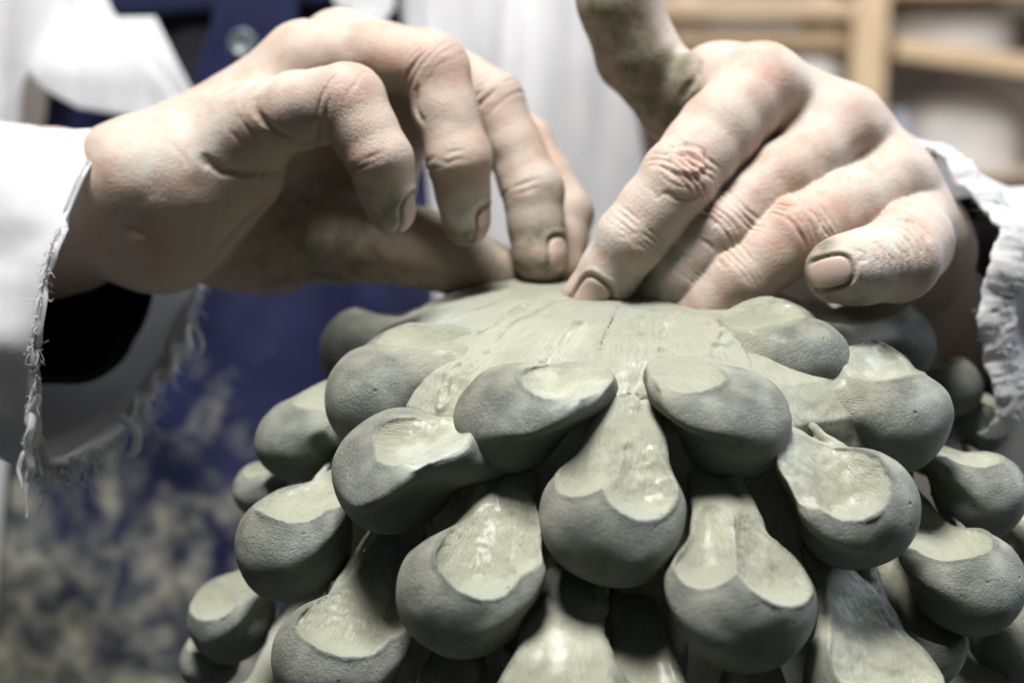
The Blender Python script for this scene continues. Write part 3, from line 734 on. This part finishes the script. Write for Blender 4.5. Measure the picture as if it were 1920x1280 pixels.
sheet('bib', [(210, -500, 74), (205, -60, 74.5), (215, 35, 75)], [(700, -500, 74), (690, -60, 74.5), (560, 10, 75)], NAVY, apron, amp=.3, seed=5, n=30, m=30)
sheet('shirt_front', [(300, -400, 76.0), (310, 40, 75.9), (350, 190, 75.6), (400, 330, 75.6)], [(560, -400, 75.6), (600, 60, 75.6), (620, 200, 75.6), (640, 330, 75.6)], DARK, person, amp=.25, seed=6, n=30, m=30)
sheet('button_placket', [(395, -200, 73.6), (400, 20, 73.6), (372, 120, 73.8), (360, 240, 74.2)], [(560, -200, 73.6), (560, 20, 73.6), (540, 120, 73.8), (520, 240, 74.2)], NAVY, apron, amp=.2, seed=7, n=30, m=20)
flap = sheet('pocket_flap', [(150, -90, 72.5), (128, 0, 71.8), (72, 80, 71), (58, 130, 70.5), (80, 160, 70.5), (150, 205, 70.5)],
      [(188, -90, 72.5), (205, 0, 71.8), (245, 80, 71), (300, 140, 70.5), (345, 200, 70.5), (375, 235, 70.5)], WHITE, coat, amp=.5, freq=.5, seed=9, n=40, m=30, th=.3)
sheet('collar_point', [(225, 40, 73), (235, 120, 72), (240, 250, 72)], [(295, 40, 73), (335, 120, 72), (385, 215, 72)], WHITE, coat, amp=.25, seed=10, n=20, m=20, th=.3)
sheet('lapel', [(600, -300, 73.5), (620, -20, 73.2), (655, 25, 73), (690, 50, 73)], [(740, -300, 73.5), (740, -10, 73.2), (728, 30, 73), (705, 60, 73)], WHITE, coat, amp=.2, seed=11, n=20, m=14)
# the button
bc = P(455, 82, 72.6); a = np.linspace(0, 2 * np.pi, 32, endpoint=False); prof = [(0.0, .12), (.45, .10), (.62, .22), (.82, .24), (.92, .10), (.90, -.1), (0.0, -.1)]
Vb = np.array([bc + RIGHT * r * .8 * math.cos(t) + UP * r * .8 * math.sin(t) - FWD * h for r, h in prof for t in a])
btn = make_mesh('button', Vb, grid_quads(len(prof), 32, True), plain('grey_plastic', (.05, .07, .08), (.10, .125, .13), 60, .35), apron, bc)

def sleeve(name, rim, back, mat, inner, label, hem_r, seed, hem_noise):
    n = 110; R = catmull([P(*q) for q in rim], n, True); c = R.mean(0)
    sleeve_rows = []
    ts = np.concatenate([[0, .004, .012, .022], np.linspace(.035, 1, 46)])
    cb = catmull([c] + [np.asarray(b[0]) for b in back], 200)
    rb = np.interp(np.linspace(0, 1, 200), np.linspace(0, 1, len(back) + 1), [1] + [b[1] for b in back])
    for t in ts:
        k = min(int(t * 199), 199); cc = cb[k]
        Tn = unit(cb[min(k + 2, 199)] - cb[max(k - 2, 0)]); b_ = min(t / .3, 1); b_ = b_ * b_ * (3 - 2 * b_)
        pv = (R - c) - np.outer((R - c) @ Tn, Tn); pv = pv / np.linalg.norm(pv, axis=1)[:, None] * 6.2
        ring = ((R - c) * (1 - b_) + pv * b_) * rb[k] + cc
        sleeve_rows.append(ring)
    V = np.array(sleeve_rows); m = len(ts)
    V = V.reshape(-1, 3); rad = V - np.repeat(np.array([cb[min(int(t * 199), 199)] for t in ts]), n, 0)
    rad /= np.linalg.norm(rad, axis=1)[:, None]
    q = V.astype(np.float32) * np.array([.20, .20, .45], np.float32) + seed
    amp = np.repeat(np.clip(ts / .05, .25, 1), n)
    V = V + rad * (amp * .55 * fbm(q, 3))[:, None]
    q2 = V.astype(np.float32) * .9 + seed; edge = np.repeat(np.clip(1 - ts / .02, 0, 1), n)
    V = V + rad * (edge * hem_noise * fbm(q2, 2))[:, None]
    o = make_mesh(name, V, grid_quads(m, n, True)[:, ::-1], mat, coat, c); o['label'] = label; solid(o, .22)
    # hem
    Rr = V[:n]; return o, Rr, c
rimA = [(308, 222, 49.6), (252, 240, 47.2), (198, 264, 45.4), (160, 325, 44), (126, 400, 43), (90, 500, 42.2), (72, 600, 42), (68, 700, 42.4), (66, 800, 43.4), (90, 858, 45),
        (160, 848, 47.2), (238, 785, 49.6), (285, 720, 51), (330, 655, 52.2), (362, 570, 53.2), (372, 500, 53.6), (372, 400, 53.2), (355, 300, 52)]
slA, RA, cA = sleeve('sleeve', rimA, [(P(-140, 520, 56), 1.0), (ELA, 1.15), (SHA, 1.2)], WHITE, LINING, 'loose white sleeve with a frayed cut-off cuff', 0, 3, .12)
rimB = [(1660, 262, 52), (1735, 272, 50.6), (1805, 325, 49.2), (1862, 385, 48), (1892, 450, 47), (1880, 530, 46.6), (1868, 600, 46.6), (1890, 690, 46.8), (1885, 770, 47.4), (1830, 812, 49),
        (1740, 800, 51), (1640, 720, 53.5), (1590, 600, 55), (1575, 480, 55.4), (1590, 360, 54.8), (1620, 290, 53.5)]
slB, RB_, cB = sleeve('sleeve', rimB, [(P(2150, 640, 60), 1.05), (ELB, 1.15), (SHB, 1.2)], WHITE, LINING, 'white sleeve with a thick ragged rolled hem', 0, 5, .35)
def hem(R, c, r, nz, o, seed):
    cl = catmull(R[::3], 520, True); n = len(cl); T = np.roll(cl, -1, 0) - np.roll(cl, 1, 0); T /= np.linalg.norm(T, axis=1)[:, None]
    out = (cl - c); out -= T * (out * T).sum(1)[:, None]; out /= np.linalg.norm(out, axis=1)[:, None]; w = np.cross(T, out)
    m = 22; a = np.linspace(0, 2 * np.pi, m, endpoint=False)
    rr_ = r * (1 + .25 * fbm((cl * .8 + seed).astype(np.float32), 2))
    V = (cl + out * r * .3)[:, None] + rr_[:, None, None] * (.42 * np.cos(a)[None, :, None] * out[:, None] + 1.5 * np.sin(a)[None, :, None] * w[:, None])
    V = V.reshape(-1, 3); V += nz * np.stack([fbm((V * 1.8 + k * 9 + seed).astype(np.float32), 3) + .45 * fbm((V * 7 + k * 5 + seed).astype(np.float32), 2) for k in range(3)], 1)
    i, j = np.meshgrid(np.arange(n), np.arange(m), indexing='ij'); i2 = (i + 1) % n; j2 = (j + 1) % m
    Q = np.stack([i * m + j, i * m + j2, i2 * m + j2, i2 * m + j], -1).reshape(-1, 4)
    return make_mesh('hem', V, Q, WHITE, o, c)
hem(RB_, cB, .42, .09, slB, 2)
# frayed threads on the left cuff
TH = [([(372, 508, 53), (366, 545, 52.8), (352, 585, 52.4), (345, 600, 52.2)], .11), ([(350, 592, 52.3), (368, 612, 52), (378, 640, 52), (376, 665, 52)], .10),
      ([(348, 590, 52.3), (344, 630, 52), (328, 655, 51.8), (318, 668, 51.6)], .09), ([(345, 600, 52.2), (325, 640, 51.8), (318, 690, 51.4), (300, 700, 51.2)], .13),
      ([(225, 780, 49.4), (245, 795, 49.4), (258, 820, 49.4), (250, 848, 49.4), (232, 856, 49.4)], .16), ([(332, 610, 52), (318, 640, 51.8), (322, 664, 51.6)], .16),
      ([(66, 850, 43.6), (56, 875, 43.4), (50, 910, 43.4), (50, 968, 43.4)], .07), ([(70, 845, 43.6), (45, 850, 43.3), (35, 880, 43.3), (40, 915, 43.3)], .06),
      ([(66, 760, 42.8), (60, 800, 42.6), (52, 830, 42.8), (60, 880, 43), (52, 905, 43.2)], .13), ([(80, 855, 44.5), (70, 870, 44), (78, 890, 43.8)], .07),
      ([(300, 700, 51.4), (318, 704, 51.2), (322, 690, 51)], .09), ([(262, 750, 50.4), (280, 768, 50.2), (276, 745, 50)], .08), ([(205, 812, 49), (215, 832, 49), (206, 846, 49)], .07)]
def fringe(R_, idx, per, ln, r, mat, parent, down=.5, seed=0, spread=.5):
    rs = random.Random(seed); VV_ = []; QQ = []; n = len(R_); base = 0; c = R_.mean(0)
    for k in idx:
        for _ in range(per):
            f = rs.random(); q = R_[k % n] * (1 - f) + R_[(k + 1) % n] * f; out = unit(q - c)
            d = out * rs.uniform(-.2, .6) + np.array([rs.uniform(-spread, spread), rs.uniform(-spread, spread), -down * rs.random() * 1.6])
            L = ln * rs.uniform(.3, 1.2); p0 = q - d * .1; p1 = q + d * L * .5 + np.array([rs.uniform(-.2, .2) for _ in range(3)]) * L; p2 = p1 + d * L * .4 + np.array([rs.uniform(-.35, .35) for _ in range(3)]) * L
            cc = catmull([p0, p1, p2], 6)
            for i_, p in enumerate(cc):
                rr_ = r * (1 - .13 * i_)
                for a in range(3): VV_.append(p + rr_ * np.array([math.cos(a * 2.1), math.sin(a * 2.1) * .6, math.sin(a * 2.1) * .8]))
            for i_ in range(5):
                for a in range(3): QQ.append([base + i_ * 3 + a, base + i_ * 3 + (a + 1) % 3, base + (i_ + 1) * 3 + (a + 1) % 3, base + (i_ + 1) * 3 + a])
            base += 18
    return make_mesh('fringe', np.array(VV_), np.array(QQ), mat, parent, c, kind='stuff')
fringe(RA, list(range(26, 104)), 9, .55, .022, WHITE, slA, .5, 1)
fringe(RA, list(range(48, 100)), 6, 1.0, .03, WHITE, slA, .8, 2)
fringe(RB_, list(range(0, 80)), 26, .6, .018, WHITE, slB, .2, 3, .8)
for pts, r in TH: tube('thread', [P(*q) for q in pts], [r, r * .9, r * 1.1, r * .55], WHITE, slA, n=28, m=7, nz=.05)
# clumps of frayed cotton
tube('frayed_edge', [P(352, 560, 52.8), P(338, 630, 52.2), P(318, 680, 51.6), P(285, 725, 51), P(240, 785, 49.8)], [.1, .28, .34, .22, .15], WHITE, slA, n=60, m=10, nz=.28)
tube('frayed_edge', [P(68, 740, 42.4), P(64, 790, 43), P(60, 830, 43.6), P(66, 868, 44)], [.06, .22, .26, .05], WHITE, slA, n=60, m=10, nz=.14)
# dark shirt cuffs deep inside the sleeves, their black also standing in for shade
def dark_cuff(a, b, ra, rb, seed):
    a = np.asarray(a, float); b = np.asarray(b, float); T = unit(b - a); u = unit(np.cross(T, [0, 0, 1])); w = np.cross(u, T)
    n = 24; m = 60; V = []
    for i in range(n):
        t = i / (n - 1); c = a + (b - a) * t; r = ra + (rb - ra) * t
        for j in range(m):
            x = 2 * math.pi * j / m; V.append(c + (u * math.cos(x) + w * math.sin(x)) * r)
    V = np.array(V); V += .25 * np.stack([fbm((V * .5 + seed + 7 * k).astype(np.float32), 2) for k in range(3)], 1)
    o = make_mesh('shirt_cuff', V, grid_quads(n, m, True), DARK, person, a); solid(o, .2)
dark_cuff(P(128, 540, 50.4), P(-260, 500, 62), 3.1, 4.0, 1)
dark_cuff(P(1815, 600, 55.0), P(2200, 660, 70), 4.6, 5.2, 2)

# ------------------------------------------------------------------ room behind
def box(lo, hi, bev=0):
    x0, y0, z0 = lo; x1, y1, z1 = hi
    V = np.array([[x, y, z] for x in (x0, x1) for y in (y0, y1) for z in (z0, z1)], float)
    Q = np.array([[0, 1, 3, 2], [4, 6, 7, 5], [0, 4, 5, 1], [2, 3, 7, 6], [0, 2, 6, 4], [1, 5, 7, 3]])
    return V, Q
def boxobj(name, lo, hi, mat, parent=None, bev=.3, rot=None, kind=None):
    lo = np.array(lo, float); hi = np.array(hi, float); c = (lo + hi) / 2
    V, Q = box(lo - c, hi - c)
    if rot is not None:
        ca, sa = math.cos(rot), math.sin(rot); V = V @ np.array([[ca, 0, sa], [0, 1, 0], [-sa, 0, ca]])
    o = make_mesh(name, V + c, Q, mat, parent, c, kind=kind)
    if bev:
        b = o.modifiers.new('bevel', 'BEVEL'); b.width = bev * .01; b.segments = 3
    return o
WOOD = plain('pine_wood', (.40, .28, .165), (.52, .39, .25), 14, .6, vs=(1, 6, 6))
WOOD2 = plain('brown_wood', (.27, .18, .10), (.38, .27, .155), 14, .6, vs=(1, 6, 6))
WALLM = plain('beige_plaster', (.50, .44, .39), (.58, .52, .47), 3, .9)
PLAS = plain('plaster', (.55, .52, .50), (.66, .63, .60), 12, .8)
BEIGE = plain('beige_paint', (.52, .43, .33), (.60, .50, .40), 8, .7)
boxobj('wall', (-420, 275, -10), (420, 283, 300), WALLM, bev=0, kind='structure')
boxobj('floor', (-420, -200, -12), (420, 275, -10.4), plain('concrete', (.25, .24, .22), (.33, .32, .30), 5, .8), bev=0, kind='structure')
def Pw(u, v, d): return P(u, v, d)
sh = empty('wooden_shelf', P(1640, 400, 222) * [1, 1, 0] + [0, 0, 0], 'wooden workshop shelf unit with posts and boards, blurred in the background on the right', 'shelf')
sy = P(1640, 100, 222)[1]
def xz(u, v): # point on the vertical plane of the shelf front
    for d in np.arange(180, 290, .2):
        q = P(u, v, d)
        if q[1] >= sy: return q[0], q[2]
    return q[0], q[2]
def shelfbox(name, u0, v0, u1, v1, y0, y1, mat, parent, **k):
    xa, za = xz(u0, v0); xb, zb = xz(u1, v1)
    return boxobj(name, (min(xa, xb), sy + y0, min(za, zb)), (max(xa, xb), sy + y1, max(za, zb)), mat, parent, **k)
x0, z0 = xz(1612, -200); x1, _ = xz(1668, 0)
boxobj('post', (x0, sy, -10), (x1, sy + 5, z0), WOOD, sh)
x0, _ = xz(2330, 0); boxobj('post', (x0, sy, -10), (x0 + 4, sy + 5, z0), WOOD, sh)
x0, _ = xz(900, 0); boxobj('post', (x0, sy, -10), (x0 + 4, sy + 5, z0), WOOD, sh)
shelfbox('board', 890, 2, 1612, 34, 0, 40, WOOD, sh)
shelfbox('board', 890, 62, 1612, 92, 2, 42, WOOD2, sh)
shelfbox('board', 1668, -40, 2330, -6, 0, 40, WOOD2, sh)
shelfbox('board', 890, 430, 1612, 460, 0, 40, WOOD, sh)
shelfbox('board', 1668, 412, 2330, 440, 0, 40, WOOD, sh)
shelfbox('board', 1668, 330, 2330, 340, 6, 40, BEIGE, sh)
def slanted(u0, v0, u1, v1, thick, y0, mat):
    xa, za = xz(u0, v0); xb, zb = xz(u1, v1); L = math.hypot(xb - xa, zb - za); c = ((xa + xb) / 2, (za + zb) / 2)
    return boxobj('plank', (c[0] - L / 2, sy + y0, c[1] - thick / 2), (c[0] + L / 2, sy + y0 + 14, c[1] + thick / 2), mat, None, rot=-math.atan2(zb - za, xb - xa))
def top(o, label, cat, group=None):
    o['label'] = label; o['category'] = cat
    if group: o['group'] = group
    return o
p1 = slanted(1668, 160, 2200, 88, 3.2, -3, WOOD); top(p1, 'long tilted pine plank lying across the shelf right of the post', 'plank')
def blobobj(name, u, v, rx, rz, ry, yo, mat, label, cat, flat=True):
    cx, cz = xz(u, v); n, m = 24, 40; V = []
    for i in range(n):
        a = math.pi * i / (n - 1) - math.pi / 2
        for j in range(m):
            b = 2 * math.pi * j / m
            ca = math.copysign(abs(math.cos(a)) ** .6, math.cos(a)); sa = math.copysign(abs(math.sin(a)) ** .7, math.sin(a))
            V.append([rx * ca * math.cos(b), ry * ca * math.sin(b), rz * sa])
    V = np.array(V); V += .9 * np.stack([fbm((V * .12 + 5 * k + u).astype(np.float32), 2) for k in range(3)], 1)
    return top(make_mesh(name, V + [cx, sy + yo, cz], grid_quads(n, m, True), mat, None, [cx, sy + yo, cz]), label, cat)
blobobj('sack', 1530, 150, 6.5, 5.5, 7, 12, PLAS, 'pale grey rounded sack left of the shelf post under the brown board', 'sack')
blobobj('sack', 1830, 60, 12, 6, 9, 20, PLAS, 'whitish lumpy sack on the shelf above the tilted plank', 'sack')
blobobj('sack', 1860, 285, 11, 9, 9, 20, PLAS, 'large pale sack on the shelf below the tilted plank', 'sack')
blobobj('sack', 1410, 245, 9, 8, 9, 22, BEIGE, 'beige sack on the lower shelf left of the post', 'sack')
def jar(u, v, r, h, mat, label, cat, name):
    cx, cz = xz(u, v); prof = [(0, 0), (r * .8, 0), (r, h * .12), (r, h * .75), (r * .7, h * .88), (r * .72, h), (r * .6, h), (0, h * .97)]
    a = np.linspace(0, 2 * np.pi, 28, endpoint=False)
    V = np.array([[cx + q * math.cos(t), sy + 8 + q * math.sin(t), cz + z] for q, z in prof for t in a])
    top(make_mesh(name, V, grid_quads(len(prof), 28, True), mat, None, [cx, sy + 8, cz]), label, cat)
jar(1700, 330, 2.6, 10, plain('grey_blue_glaze', (.20, .22, .28), (.30, .32, .38), 20, .4), 'grey blue jar just right of the shelf post', 'jar', 'jar')
jar(1560, 60, 3.4, 6, BEIGE, 'small beige pot between the two boards left of the post', 'pot', 'pot')
jar(1290, 60, 4, 6, BEIGE, 'wide beige pot above the raised thumb of the right hand', 'pot', 'pot')

for o in list(bpy.data.objects):
    if '_w' in o: del o['_w']
